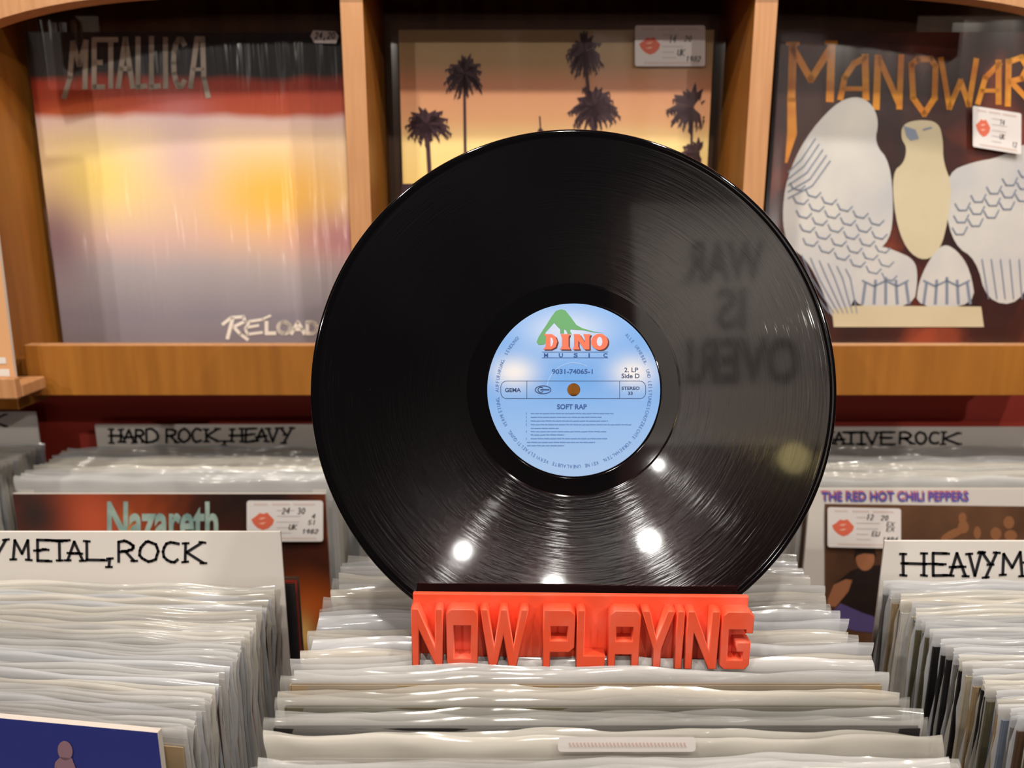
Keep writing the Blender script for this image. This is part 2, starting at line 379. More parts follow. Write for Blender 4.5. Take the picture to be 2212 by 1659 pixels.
def mat_fire(name, dark, warm, hot, scale=3.0):
    m, nt, b = new_mat(name); uv, u, v = uvnodes(nt)
    n1 = noise_uv(nt, uv, scale, (1.3, 1, 1), 4, .8)
    rp = ramp(nt, [(.30, dark), (.52, warm), (.72, hot)]); nt.links.new(n1, rp.inputs[0])
    nt.links.new(rp.outputs[0], b.inputs['Base Color']); b.inputs['Roughness'].default_value = .45; return m, nt, b, rp, u, v

SHELF_Z = Z0 - .147
GRP = None
def album_root(name, label, x, D, z, group=None): return thing(name, label, 'record', (x, D, z), group)
PLW = Pl(0.823, SHELF_Z + .0005, R(0.8))

def sticker(pl, parent, x0, y0, x1, y1, off, hand=(), skew=0.0, dim=False):
    f = lambda x, y: pl.px(x, y + skew * (x - x0), off)
    s = decal('price_sticker', [rrect(x0, y0, x1, y1, (x1 - x0) * .035)], f, M['paper'], parent, label='white price sticker with orange lips mark')
    W, H = x1 - x0, y1 - y0
    g = lambda o2: (lambda x, y: pl.px(x0 + x * W, y0 + y * H + skew * x * W, off + o2))
    lip = [(.06, .46), (.12, .38), (.17, .30), (.22, .32), (.27, .29), (.31, .37), (.36, .47), (.34, .58), (.28, .68), (.21, .72), (.14, .66), (.09, .57)]
    decal('lips_mark', [lip], g(.0002), M['lips'], s)
    decal('lips_highlight', [[(.15, .45), (.20, .41), (.26, .41), (.21, .46)], [(.15, .56), (.21, .53), (.26, .53), (.21, .58)]], g(.0004), M['lips_light'], s)
    lines = []
    for (a, b, y) in ((.40, .62, .24), (.40, .70, .38), (.40, .68, .52), (.40, .55, .66), (.40, .58, .79)): lines += ribbon([(a, y), (b, y)], .022)
    decal('form_print', lines, g(.0002), M['print_grey'], s)
    hd = []
    for (a, b, y) in ((.10, .27, .09), (.34, .56, .09), (.62, .90, .09), (.14, .90, .92)):
        x = a
        while x < b: hd += ribbon([(x, y - .02), (x + .012, y + .025)], .012); x += .026
    decal('header_print', hd, g(.0002), M['print_pale'], s, kind='stuff')
    ink = []
    for (txt, x, y, h) in hand:
        for k, ch in enumerate(txt):
            if ch == ' ': continue
            ink += glyph(ch, x + k * .055, x + k * .055 + .042, y - h, y, .013, .06, slant=.35)
    if ink: decal('handwriting', ink, g(.0003), M['ink_thin'], s)
    return s

# --- warm abstract cover (left compartment)
xl = PLW.px(97, 420).x; xr = xl + .3165
A1 = album_root('record_album', 'album with warm orange cloud cover lettered METALLICA RELOAD standing on shelf', (xl + xr) / 2, .823, SHELF_Z, 'albums standing on the display shelf')
uvquad_jacket('jacket', xl, xr, PLW, .3165, mat_clouds(), M['jedge'], A1)
film_sheet(xl - .003, xr + .003, PLW, 0, .327, M['film'], A1, seed=3)
M['met'] = noise_mat('silver_logo', (140, 128, 112), (196, 180, 164), 30, (1, 1, 1), .5)
f = lambda o: (lambda x, y: PLW.px(x, y, o))
st = []
W_ = 11
st += ribbon([(139, 210), (152, 168), (158, 92), (172, 140), (186, 90), (184, 190)], W_)
for ch, a, b, t in (('E', 203, 224, 86), ('T', 228, 252, 86), ('A', 256, 287, 84), ('L', 297, 315, 83), ('L', 326, 344, 82)): st += glyph(ch, a, b, t, 188, W_)
st += ribbon([(358, 84), (358, 188)], W_) + glyph('C', 374, 402, 84, 188, W_)
st += ribbon([(412, 188), (426, 84), (438, 84), (441, 170), (450, 208)], W_) + ribbon([(418, 150), (438, 150)], W_ * .7)
decal('band_lettering', st, f(.0006), M['met'], A1)
M['reload'] = mat('pale_title', (236, 228, 218), .5)
st = ribbon([(492, 730), (503, 688)], 8) + ribbon([(482, 700), (500, 686), (526, 684), (530, 694), (505, 706), (520, 722), (535, 733)], 7)
st += ribbon([(566, 690), (584, 682)], 5) + ribbon([(568, 690), (540, 694), (530, 710), (535, 722), (566, 718)], 6) + ribbon([(534, 707), (558, 703)], 6)
for ch, a, b in (('L', 574, 594), ('O', 601, 627), ('A', 630, 658), ('D', 664, 686)): st += glyph(ch, a, b, 696, 720, 8)
decal('title_lettering', st, f(.0006), M['reload'], A1)
s = decal('price_tag', [[(673, 80), (679, 68), (726, 70), (734, 80), (728, 96), (682, 95)]], lambda x, y: PLW.px(x, y, .0045), M['paper'], A1, label='small white hexagonal price tag')
decal('handwriting', sum([glyph(c, 682 + i * 9, 689 + i * 9, 73, 86, 2.2, .05, slant=.3) for i, c in enumerate('24,20')], []), lambda x, y: PLW.px(x, y, .005), M['ink'], s)

# --- sunset palms (middle compartment)
xl = PLW.px(866, 250).x; xr = xl + .3155
A2 = album_root('record_album', 'album with dark palm trees on a yellow sunset sky behind the vinyl record', (xl + xr) / 2, .823, SHELF_Z, 'albums standing on the display shelf')
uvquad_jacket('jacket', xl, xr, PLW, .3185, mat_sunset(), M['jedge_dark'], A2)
film_sheet(xl - .008, xr + .012, PLW, 0, .327, M['film_flat'], A2, seed=5)
M['palm'] = mat('palm_ink', (60, 20, 34), .5)
M['ground'] = mat('ground_ink', (54, 30, 50), .5)
def palm(cx, cy, rx, ry, trunk, n=22, seed=0, skirt=True):
    rnd = random.Random(seed); out = []
    out += ribbon([(cx, cy), (cx + trunk[0] * .5, (cy + trunk[1]) / 2), (cx + trunk[0], trunk[1])], trunk[2])
    for i in range(n):
        a = R(-100 + 380.0 * i / n + rnd.uniform(-8, 8)); L = rnd.uniform(.75, 1.05)
        ex, ey = cx + rx * L * math.cos(a), cy - ry * L * math.sin(a) + ry * .25 * abs(math.cos(a))
        mx, my = (cx + ex) / 2, (cy + ey) / 2 - ry * .10
        w = rx * .11; nx_, ny_ = -(ey - cy), ex - cx; l = math.hypot(nx_, ny_) or 1; nx_, ny_ = nx_ / l * w, ny_ / l * w
        out.append([(cx, cy), (mx + nx_, my + ny_), (ex, ey), (mx - nx_, my - ny_)])
        for k in range(4):
            t = .55 + .12 * k; bx, by = cx + (ex - cx) * t, cy + (ey - cy) * t
            out.append([(bx - 2.5, by), (bx + 2.5, by), (bx + rnd.uniform(-5, 5), by + ry * rnd.uniform(.12, .26))])
    return out
for (a, sd) in (((1003, 160, 46, 52, (2, 330, 6), 26), 1), ((922, 268, 56, 46, (6, 372, 9), 22), 2), ((1262, 112, 44, 54, (20, 300, 7), 24), 3), ((1284, 228, 62, 54, (2, 330, 9), 26), 4), ((1496, 232, 60, 56, (-4, 345, 5), 24), 5), ((1508, 330, 46, 34, (0, 400, 6), 20), 6)):
    polys = palm(*a, seed=sd); polys = [p for p in polys if max(q[0] for q in p) < 1524]
    decal('palm_silhouette', polys, f(.0006 + .00005 * sd), M['palm'], A2)
decal('far_spire', ribbon([(1166, 252), (1168, 285)], 3) + [[(1160, 285), (1167, 274), (1176, 285)]], f(.0006), M['palm'], A2)
decal('ground_band', [[(867, 397), (1523, 397), (1523, 735), (867, 735)]], f(.0005), M['ground'], A2)
sticker(PLW, A2, 1370, 57, 1521, 145, .0045, (('14', .48, .42, .16), ('20', .70, .40, .14), ('UK', .60, .74, .15), ('1982', .72, .88, .12)))

# --- dark cover with orange lettering and a generic pale bird
xl = PLW.px(1664, 420).x; xr = xl + .3155
A3 = album_root('record_album', 'dark red album with pale winged bird relief lettered MANOWAR standing on shelf', (xl + xr) / 2, .823, SHELF_Z, 'albums standing on the display shelf')
mfire, nt, b, rp, u, v = mat_fire('cover_dark_red', (22, 14, 16), (64, 24, 20), (150, 66, 40), 2.2)
uvquad_jacket('jacket', xl, xr, PLW, .3165, mfire, M['jedge_dark'], A3)
film_sheet(xl - .004, xr + .004, PLW, 0, .327, M['film_flat'], A3, seed=8)
M['gold'] = noise_mat('orange_gold_letter', (206, 112, 22), (250, 172, 48), 14, (1, 1, 3), .5)
st = ribbon([(1712, 100), (1709, 215)], 17) + [[(1700, 210), (1718, 210), (1721, 290), (1700, 352), (1695, 352), (1700, 285)]]
st += ribbon([(1700, 94), (1724, 94)], 8) + ribbon([(1784, 92), (1806, 92)], 8)
st += ribbon([(1712, 104), (1751, 172), (1796, 100)], 15) + ribbon([(1796, 98), (1792, 215)], 17)
st += ribbon([(1815, 212), (1824, 168), (1844, 138), (1870, 124)], 13) + ribbon([(1868, 122), (1870, 212)], 15) + ribbon([(1824, 192), (1868, 192)], 10)
st += ribbon([(1896, 124), (1892, 232)], 15) + ribbon([(1898, 126), (1942, 226)], 13) + ribbon([(1946, 122), (1942, 232)], 13)
st += ribbon([(1968, 140), (1982, 128), (2010, 128), (2020, 142), (2018, 212), (1996, 246), (1972, 212), (1968, 140)], 13)
st += ribbon([(2032, 128), (2050, 232), (2074, 176), (2092, 226), (2108, 130)], 12)
st += ribbon([(2112, 222), (2128, 168), (2158, 138)], 12) + ribbon([(2156, 134), (2156, 222)], 13) + ribbon([(2120, 196), (2154, 196)], 9)
st += ribbon([(2178, 132), (2176, 226)], 13) + ribbon([(2178, 134), (2206, 124), (2218, 146), (2206, 170), (2182, 176), (2230, 226)], 12)
decal('band_lettering', st, f(.0006), M['gold'], A3)
M['bird'] = noise_mat('pale_stone_print', (186, 186, 192), (220, 215, 206), 9, (1, 1, 1), .5)
M['bird2'] = noise_mat('cream_stone_print', (198, 184, 152), (222, 210, 180), 7, (1, 1, 1), .5)
M['bird_line'] = mat('slate_line_print', (128, 138, 158), .5)
def soft(pts, it=2):
    for _ in range(it):
        o_ = []
        for a_, b_ in zip(pts, pts[1:] + pts[:1]):
            o_ += [(a_[0] * .75 + b_[0] * .25, a_[1] * .75 + b_[1] * .25), (a_[0] * .25 + b_[0] * .75, a_[1] * .25 + b_[1] * .75)]
        pts = o_
    return pts
wing_l = [(1688, 470), (1698, 385), (1738, 298), (1800, 226), (1846, 206), (1882, 222), (1898, 262), (1888, 310), (1922, 350), (1930, 450), (1922, 520), (1880, 552), (1848, 640), (1822, 690), (1796, 690), (1776, 625), (1742, 560), (1700, 530)]
wing_r = [(2046, 372), (2100, 350), (2160, 340), (2230, 300), (2246, 360), (2246, 560), (2200, 660), (2130, 650), (2108, 560), (2060, 530), (2040, 450)]
decal('bird_wing', [soft(wing_l)], f(.0008), M['bird'], A3); decal('bird_wing', [soft(wing_r)], f(.0008), M['bird'], A3)
decal('bird_body', [soft([(1926, 372), (1952, 352), (1958, 318), (1945, 300), (1948, 268), (1986, 258), (2026, 264), (2036, 300), (2036, 350), (2056, 400), (2046, 480), (2030, 540), (1996, 566), (1956, 540), (1932, 470)])], f(.0010), M['bird2'], A3)
decal('bird_leg', [soft([(1898, 530), (1930, 540), (1975, 560), (1982, 600), (1972, 665), (1842, 665), (1850, 610), (1870, 560)])], f(.0011), M['bird'], A3)
decal('bird_leg', [soft([(2036, 525), (2066, 540), (2094, 580), (2108, 662), (1978, 665), (1982, 612), (2006, 560)])], f(.0011), M['bird'], A3)
decal('pedestal', [[(1796, 668), (1845, 660), (2118, 662), (2124, 706), (1800, 706)]], f(.0012), M['bird2'], A3)
ln = []
for r_ in range(5):
    for k in range(6):
        x0, y0 = 1706 + k * 34 + r_ * 7, 395 + r_ * 30 + k * 15
        if x0 < 1905: ln += ribbon([(x0, y0), (x0 + 6, y0 + 12), (x0 + 22, y0 + 16), (x0 + 32, y0 + 6)], 3)
for k in range(7): ln += ribbon([(1712 + k * 19, 545 + k * 6), (1734 + k * 17, 600), (1790 + k * 10, 676)], 2.4)
for k in range(5): ln += ribbon([(1760 + k * 8, 300 + k * 12), (1730 + k * 6, 345 + k * 14), (1702, 372 + k * 14)], 3)
for k in range(6): ln += ribbon([(2120 + k * 20, 560), (2134 + k * 18, 645)], 2.4)
for r_ in range(4):
    for k in range(5):
        x0, y0 = 2062 + k * 34 - r_ * 3, 500 + r_ * 26 - k * 18
        if x0 < 2215 and r_ < 3: ln += ribbon([(x0, y0 - 60), (x0 + 8, y0 - 46), (x0 + 24, y0 - 46), (x0 + 32, y0 - 62)], 3)
decal('plumage_lines', ln, f(.0014), M['bird_line'], A3)
ln = []
for cx in (1912, 2044):
    for k in range(5): ln += ribbon([(cx - 44 + k * 22, 600 + abs(k - 2) * 6), (cx - 50 + k * 25, 655)], 6)
    ln += ribbon([(cx - 50, 606), (cx - 25, 618), (cx, 606), (cx + 25, 618), (cx + 48, 606)], 4)
decal('leg_lines', ln, f(.0015), M['bird_line'], A3)
decal('beak_and_eye', [[(1950, 272), (1976, 280), (1984, 300), (1966, 304), (1958, 296)]] + ribbon([(1994, 280), (2010, 276)], 4), f(.0014), M['bird_line'], A3)
sticker(PLW, A3, 2094, 230, 2198, 318, .006, (('14', .55, .35, .12), ('UK', .55, .70, .12), ('12', .80, .85, .12)), skew=.16)

# neighbour sleeve at far left (only its edge shows)
xr = at_depth(12, 680, .706).x
PLN = Pl(.706, Z0 - .1595, R(2))
A4 = album_root('record_album', 'pale pink sleeve on the neighbouring ledge beside the brown shelf', xr - .15, .706, Z0 - .160)
uvquad_jacket('jacket', xr - .31, xr, PLN, .312, noise_mat('pale_pink_cover', (214, 158, 110), (226, 176, 130), 4), M['jedge'], A4)
decal('cream_stripes', [[(xr - .31, .004), (xr - .004, .004), (xr - .004, .011), (xr - .31, .011)], [(xr - .31, .016), (xr - .006, .016), (xr - .006, .022), (xr - .31, .022)]], lambda a, b: PLN.uv(a, b, .0006), M['card'], A4)

# ------------------------------------------------------------------ record bins
FZ, BZ = Z0 - .584, Z0 - .598          # bin floors, front and rear rows
def make_bin(label, x0, x1, y0, y1, z, parts, name='record_bin'):
    t = thing(name, label, 'record bin', ((x0 + x1) / 2, (y0 + y1) / 2, 0))
    box('base_panel', x0, x1, y0, y1, z - .018, z, M['bin'], t)
    box('front_panel', x0, x1, y0 - .0155, y0 - .0005, z - .06, z + .11, M['bin'], t); box('back_panel', x0, x1, y1 + .0005, y1 + .0155, z - .06, z + .13, M['bin'], t)
    for x in (x0, x1 - .014) + tuple(parts): box('side_panel' if x in (x0, x1 - .014) else 'partition', x, x + .014, y0 + .0005, y1 - .0005, z + .0005, z + .11, M['bin'], t)
    for x in (x0 + .03, x1 - .08):
        for y in (y0 + .01, y1 - .06): box('leg', x, x + .05, y, y + .05, 0.0, z - .0185, M['bin'], t)
    return t
make_bin('wooden record bin in front of the rear bin', -.56, .70, .255, .612, FZ, (-.152, .226))
make_bin('wooden record bin under the display shelf', -.90, .70, .672, .872, BZ, (-.527, -.166, .246))

# ------------------------------------------------------------------ sleeved records
TINTS = {'cream': (206, 194, 170), 'white': (216, 212, 206), 'grey': (130, 128, 126), 'black': (34, 32, 34), 'brown': (96, 72, 56),
         'tan': (170, 146, 112), 'olive': (104, 98, 78), 'blue-grey': (120, 130, 148), 'dusty pink': (178, 140, 140), 'red': (176, 60, 48)}
def jacket_mesh(tn, rgb):
    m = noise_mat('jacket_' + tn.replace(' ', '_').replace('-', '_'), tuple(int(c * .82) for c in rgb), rgb, 6, (1, 1, 8), .55)
    vs, fs = [], []
    for (x0, x1, y0, y1, z0, z1) in ((-.157, .157, -.0013, -.0007, .002, .316), (-.157, .157, .0007, .0013, .002, .316), (-.158, -.1572, -.0013, .0013, .002, .316), (-.15, .156, -.0004, .0004, .003, .314)):
        v, f_ = box_vf(x0, x1, y0, y1, z0, z1, len(vs)); vs += v; fs += f_
    me = bpy.data.meshes.new('jacket'); me.from_pydata(vs, [], fs); me.materials.append(m); return me
JM = {k: jacket_mesh(k, c) for k, c in TINTS.items()}
def plastic_mesh(seed, amp, top, m, half=.1625, curl=.0042, base=.0015, span=.009):
    rnd = random.Random(seed); ph = [rnd.uniform(0, 6.28) for _ in range(8)]; fq = [rnd.uniform(12, 26), rnd.uniform(30, 55), rnd.uniform(60, 90)]
    zs = [0, .12, .22, .27, .295, top - .017] + [top - span * q for q in (1, .75, .55, .4, .28, .18, .09, 0)]; nx = 80; vs, fs = [], []
    for side in (-1, 1):
        b0 = len(vs)
        for j, z in enumerate(zs):
            a = amp * max(0, (z - .24) / (top - .24)) ** 1.3
            for i in range(nx + 1):
                s = -1 + 2 * i / nx; x = s * half
                w_ = .5 + .5 * (.6 * math.sin(x * fq[0] + ph[0] + side) + .3 * math.sin(x * fq[1] + ph[1] + side * 2) + .15 * math.sin(x * fq[2] + ph[2]))
                tap = max(0.05, 1 - abs(s) ** 10)
                y = side * (base + a * w_) * tap
                cz = max(0.0, (z - (top - span)) / span)
                y += curl * cz ** 4 * (.6 + .4 * math.sin(x * fq[0] * .7 + ph[7])) * (.85 + .15 * math.sin(x * fq[1] + ph[6]))
                y += curl * .11 * cz * (math.sin(x * (110 + fq[0]) + ph[5]) + .5 * math.sin(x * (210 + fq[1]) + ph[4]))
                zz = z + (.0016 * math.sin(x * fq[0] * .8 + ph[3] + side) + .0010 * math.sin(x * fq[2] + ph[4])) * (z / top) ** 6
                xx = x + (.0011 * math.sin(z * 70 + ph[5]) + .0008 * math.sin(z * 190 + ph[6])) * (1 if abs(s) > .9 else 0)
                vs.append((xx, y, zz))
        n_ = nx + 1
        for j in range(len(zs) - 1):
            for i in range(nx):
                q = b0 + j * n_ + i; fs.append((q, q + 1, q + n_ + 1, q + n_))
    me = bpy.data.meshes.new('plastic_sleeve'); me.from_pydata(vs, [], fs); me.materials.append(m)
    for p in me.polygons: p.use_smooth = True
    return me
PM_WIDE = [plastic_mesh(20 + i, .0004, .328, PLASTIC[i % 5]) for i in range(10)]
PM_MID = [plastic_mesh(40 + i, .0006, .335, PLASTIC[i % 5]) for i in range(10)]
PM_TIGHT = [plastic_mesh(60 + i, .0001, .324, PLASTIC[i % 5], .1592, .0019, .0014, .0048) for i in range(10)]
def record(x, y, z, tint, pm, lean, yaw, label, group, plastic=True):
    t = thing('sleeved_record', label, 'record', (x, y, z), group, (-lean, 0, yaw))
    j = bpy.data.objects.new('jacket', JM[tint]); put(j, t)
    if plastic: p = bpy.data.objects.new('plastic_sleeve', pm); put(p, t)
    return t
def run(xc, y0, y1, step, z, pms, tints, where, group, lean=0.0, dzj=.003, dxj=.003, top_fn=None):
    n_ = int(round((y1 - y0) / step)); out = []
    for i in range(n_ + 1):
        y = y0 + step * i
        tn = random.choice(tints)
        r = record(xc + random.uniform(-dxj, dxj), y, z + random.uniform(0, dzj), tn, random.choice(pms), lean, random.uniform(-1, 1) * max(0, step - .0047) * .1,
                   '%s jacket in milky plastic sleeve, %s' % (tn, where), group)
        out.append(r)
    return out
MID = run(.0425, .284, .512, .0088, FZ, PM_MID, ['cream', 'white', 'grey', 'tan', 'olive', 'white', 'cream', 'grey', 'black'], 'in the middle bin under the red stand', 'records in the middle bin')
LFT = ['cream', 'white', 'grey', 'tan', 'brown', 'white', 'grey', 'blue-grey', 'dusty pink']
NL = 28
for k_ in range(NL):      # fanned: the rear ones stand nearly square, the front ones are turned
    f_k = k_ / (NL - 1); yw_ = -R(7.5 - 5.9 * f_k); yy = .3385 + .1545 * f_k; tn_ = random.choice(LFT)
    record(-.1625 - .161 * math.cos(yw_), yy - .161 * math.sin(yw_), FZ + random.uniform(0, .002), tn_, random.choice(PM_TIGHT), 0, yw_, '%s jacket in milky plastic sleeve, in front of the METAL, ROCK card' % tn_, 'records before the METAL, ROCK card')
for k_, tn_ in enumerate(('black', 'red', 'brown')):
    record(-.3155, .5125 + .0055 * k_, FZ, tn_, None, 0, 0, '%s jacket without plastic, just behind the METAL, ROCK card' % tn_, 'bare jackets behind the METAL, ROCK card', False)
RF = run(.4225, .300, .497, .0050, FZ, PM_TIGHT, ['cream', 'grey', 'grey', 'tan', 'brown', 'black', 'olive', 'blue-grey', 'black', 'white'], 'in front of the HEAVYMETAL card', 'records before the HEAVYMETAL card', dzj=.002, dxj=.003)
BL = run(-.345, .741, .838, .0084, BZ, PM_WIDE, ['cream', 'white', 'grey', 'tan', 'blue-grey', 'white'], 'in front of the HARD ROCK, HEAVY card', 'records before the HARD ROCK card', dxj=.002)
BR = run(.458, .741, .838, .0084, BZ, PM_WIDE, ['white', 'grey', 'dusty pink', 'dusty pink', 'white', 'brown'], 'in front of the ALTERNATIVE ROCK card', 'records before the ALTERNATIVE ROCK card', dxj=.002)
FLB = run(-.697, .730, .838, .0084, BZ + .004, PM_WIDE, ['grey', 'white', 'blue-grey', 'brown'], 'below the pale neighbouring ledge', 'records in the rear bin at the neighbouring ledge', dxj=.001)
BM = run(.012, .735, .838, .012, BZ, PM_TIGHT, ['white', 'dusty pink', 'tan'], 'in the rear bin behind the vinyl', 'records in the rear bin behind the vinyl record')

for o_ in MID: o_.children[0].location.z = random.uniform(.004, .013)
CLEAR = plastic_mesh(91, .0010, .338, milky('clear_plastic', (180, 178, 174), .28))
for (yt, tn_) in ((.332, 'black'), (.349, 'olive'), (.366, 'tan')):
    o_ = min(MID, key=lambda o: abs(o.location.y - yt)); o_.children[0].data = JM[tn_]; o_.children[1].data = CLEAR; o_.children[0].location.z = .0175
    o_['label'] = '%s jacket in clear plastic sleeve, in the middle bin before the red stand' % tn_
# sticker on a sleeve near the front of the middle bin
PS = min(MID, key=lambda o: abs(o.location.y - .316))
FR_ = min((o for o in MID if o.location.y < PS.location.y - .002), key=lambda o: PS.location.y - o.location.y)   # the sleeve before it sits lower
FR_.children[1].data = PM_WIDE[0]; FR_.children[0].location.z = 0.0
PS['label'] = 'sleeved record with a white price strip in the middle bin before the red stand'
pls = Pl(PS.location.y - .0036, FZ, 0)
s = decal('price_sticker', [rrect(1205, 1592, 1503, 1624, 8)], lambda x, y: pls.px(x, y), M['paper'], None)
s.parent = PS; s.matrix_parent_inverse = Matrix.Translation(PS.location).inverted() if False else (Matrix.Translation(PS.location) @ PS.rotation_euler.to_matrix().to_4x4()).inverted()
dd = []
x = 1230
while x < 1480: dd += ribbon([(x, 1604), (x + 3, 1612)], 3); x += 8
d2 = decal('header_print', dd, lambda x, y: pls.px(x, y, .0003), M['print_pale'], None, kind='stuff'); d2.parent = s

# front-facing covers in the bins ------------------------------------------
def front_album(label, xl, pl, h, matf, edge, z, D, wid=.315, film=True, tot=.324, seed=1, off=.003):
    t = album_root('record_album', label, xl + wid / 2, D, z)
    uvquad_jacket('jacket', xl, xl + wid, pl, h, matf, edge, t)
    if film: film_sheet(xl - .004, xl + wid + .006, pl, 0, tot, M['film_flat'], t, seed=seed, wav=.0007, off=off)
    return t
# fiery dark cover, rear left bin
PN = Pl(.7285, BZ + .001, 0)
top_h = (PN.px(400, 1067).z - PN.P0.z)
mN, nt, b, rp, u, v = mat_fire('cover_dark_fire', (34, 24, 22), (104, 46, 26), (214, 96, 40), 2.4)
c = mixc(nt, blob(nt, u, v, .24, .90, .14, .16), rp.outputs[0], (206, 92, 60)); c = mixc(nt, blob(nt, u, v, .80, .98, .30, .22), c, (40, 28, 26))
c = mixc(nt, blob(nt, u, v, .93, .60, .12, .10), c, (196, 92, 34)); c = mixc(nt, blob(nt, u, v, .90, .50, .035, .07), c, (240, 190, 110)); c = mixc(nt, blob(nt, u, v, .36, .86, .02, .06), c, (236, 150, 50)); c = mixc(nt, blob(nt, u, v, .06, .93, .10, .12), c, (60, 46, 44)); nt.links.new(c, b.inputs['Base Color'])
xN = PN.px(27, 1070).x
A5 = front_album('dark fiery orange album lettered Nazareth with price sticker in rear bin', xN, PN, top_h, mN, M['jedge'], BZ, .7285, tot=top_h + .004, seed=21, off=.0025)
M['teal'] = noise_mat('pale_teal_letter', (110, 150, 146), (188, 206, 194), 40, (1, 1, 1), .5)
fN = lambda o: (lambda x, y: PN.px(x, y, o))
decal('band_lettering', bfont('Nazareth', (232, 1083, 472, 1168), .03), fN(.0006), M['teal'], A5)
sticker(PN, A5, 536, 1078, 700, 1166, .0042, (('24', .46, .32, .14), ('30', .66, .32, .14), ('UK', .55, .70, .12), ('4', .85, .44, .12), ('51', .80, .58, .10), ('1982', .72, .80, .10)))
# white bordered cover with brown photo, rear right bin
PR = Pl(.7285, BZ + .001, 0)
top_h = PR.px(1950, 1056).z - PR.P0.z
xR = PR.px(1738, 1200).x
A6 = front_album('white bordered album lettered THE RED HOT CHILI PEPPERS with price sticker in rear bin', xR, PR, top_h, M['card'], M['jedge'], BZ, .7285, tot=top_h + .004, seed=22, off=.0025)
fR = lambda o: (lambda x, y: PR.px(x, y, o))
M['photo_brown'] = noise_mat('brown_photo_print', (70, 46, 34), (120, 84, 58), 11, (1, 1, 1), .5)
ph = decal('photo_print', [[(1781, 1088), (2252, 1094), (2252, 1500), (1781, 1500)]], fR(.0005), M['photo_brown'], A6)
M['skin'] = mat('skin_tone_print', (176, 116, 82), .5); M['skin2'] = mat('warm_brown_print', (150, 100, 66), .5); M['purple'] = mat('purple_print', (96, 84, 140), .5); M['hair'] = mat('dark_print', (34, 26, 26), .5)
decal('dark_shirt_print', [[(1795, 1290), (1800, 1262), (1838, 1232), (1866, 1222), (1900, 1220), (1940, 1250), (1950, 1330), (1930, 1350), (1860, 1325), (1822, 1305)]], fR(.0008), M['hair'], ph)
decal('head_print', [ell(1868, 1206, 20, 26)], fR(.0009), M['skin'], ph); decal('hair_print', [[(1844, 1206), (1846, 1184), (1864, 1176), (1886, 1180), (1894, 1204), (1886, 1196), (1866, 1194), (1852, 1198)]], fR(.0011), M['hair'], ph)
decal('forearm_print', [[(1786, 1296), (1800, 1262), (1826, 1250), (1840, 1252), (1832, 1276), (1804, 1310), (1788, 1308)]], fR(.0011), M['skin'], ph)
decal('trousers_print', [[(1788, 1330), (1815, 1302), (1860, 1322), (1930, 1345), (1930, 1370), (1850, 1362), (1800, 1350)]], fR(.0010), M['purple'], ph)
for (cx, cy, rx, ry) in ((2078, 1118, 9, 12), (2080, 1138, 12, 14), (2058, 1152, 30, 9), (2110, 1150, 8, 14), (2178, 1128, 12, 14), (2150, 1152, 12, 14), (2182, 1156, 14, 12)):
    decal('small_figure_print', [ell(cx, cy, rx, ry, 14, -25 if rx > 20 else 0)], fR(.0008 + .00001 * (cx - 2060) / 10 + (.0002 if rx > 20 else 0)), M['skin2'], ph)
M['tred'] = mat('red_title_print', (204, 110, 130), .5); M['tblue'] = mat('blue_title_print', (70, 90, 190), .5)
bt = bfont('THE RED HOT CHILI PEPPERS', (1775, 1063, 2092, 1083), .015)
decal('title_shadow_lettering', bt, lambda x, y: PR.px(x - 2, y - 4, .0006), M['tred'], A6); decal('title_lettering', bt, fR(.0009), M['tblue'], A6)
sticker(PR, A6, 1784, 1092, 1942, 1178, .0042, (('12', .52, .30, .14), ('20', .72, .30, .12), ('EX', .80, .44, .10), ('EX', .80, .57, .10), ('EU', .60, .70, .12), ('1984', .74, .82, .10)), skew=.02)
# blue cover facing out, front left bin
PB = Pl(.3270, FZ + .001, 0)
pB = PB.px(340, 1583); hB = pB.z - PB.P0.z
A7 = album_root('record_album', 'deep blue album facing out at the front of the METAL, ROCK bin', pB.x, .3270, FZ)
A7.rotation_euler = (0, 0, -R(7.5))
mB = noise_mat('deep_blue_cover', (44, 52, 124), (60, 68, 150), 4, (1, 1, 1), .4)
uvquad_jacket('jacket', pB.x - .315, pB.x, PB, hB, mB, M['jedge'], A7)
film_sheet(pB.x - .322, pB.x + .003, PB, 0, hB + .004, M['film_flat'], A7, seed=31, off=.002, wav=.0006)
M['figure'] = mat('dull_pink_print', (150, 116, 128), .5)
decal('small_figure_print', [ell(124, 1640, 18, 22, 14), [(100, 1668), (112, 1655), (140, 1655), (150, 1680), (98, 1680)]], lambda x, y: PB.px(x, y, .0006), M['figure'], A7)

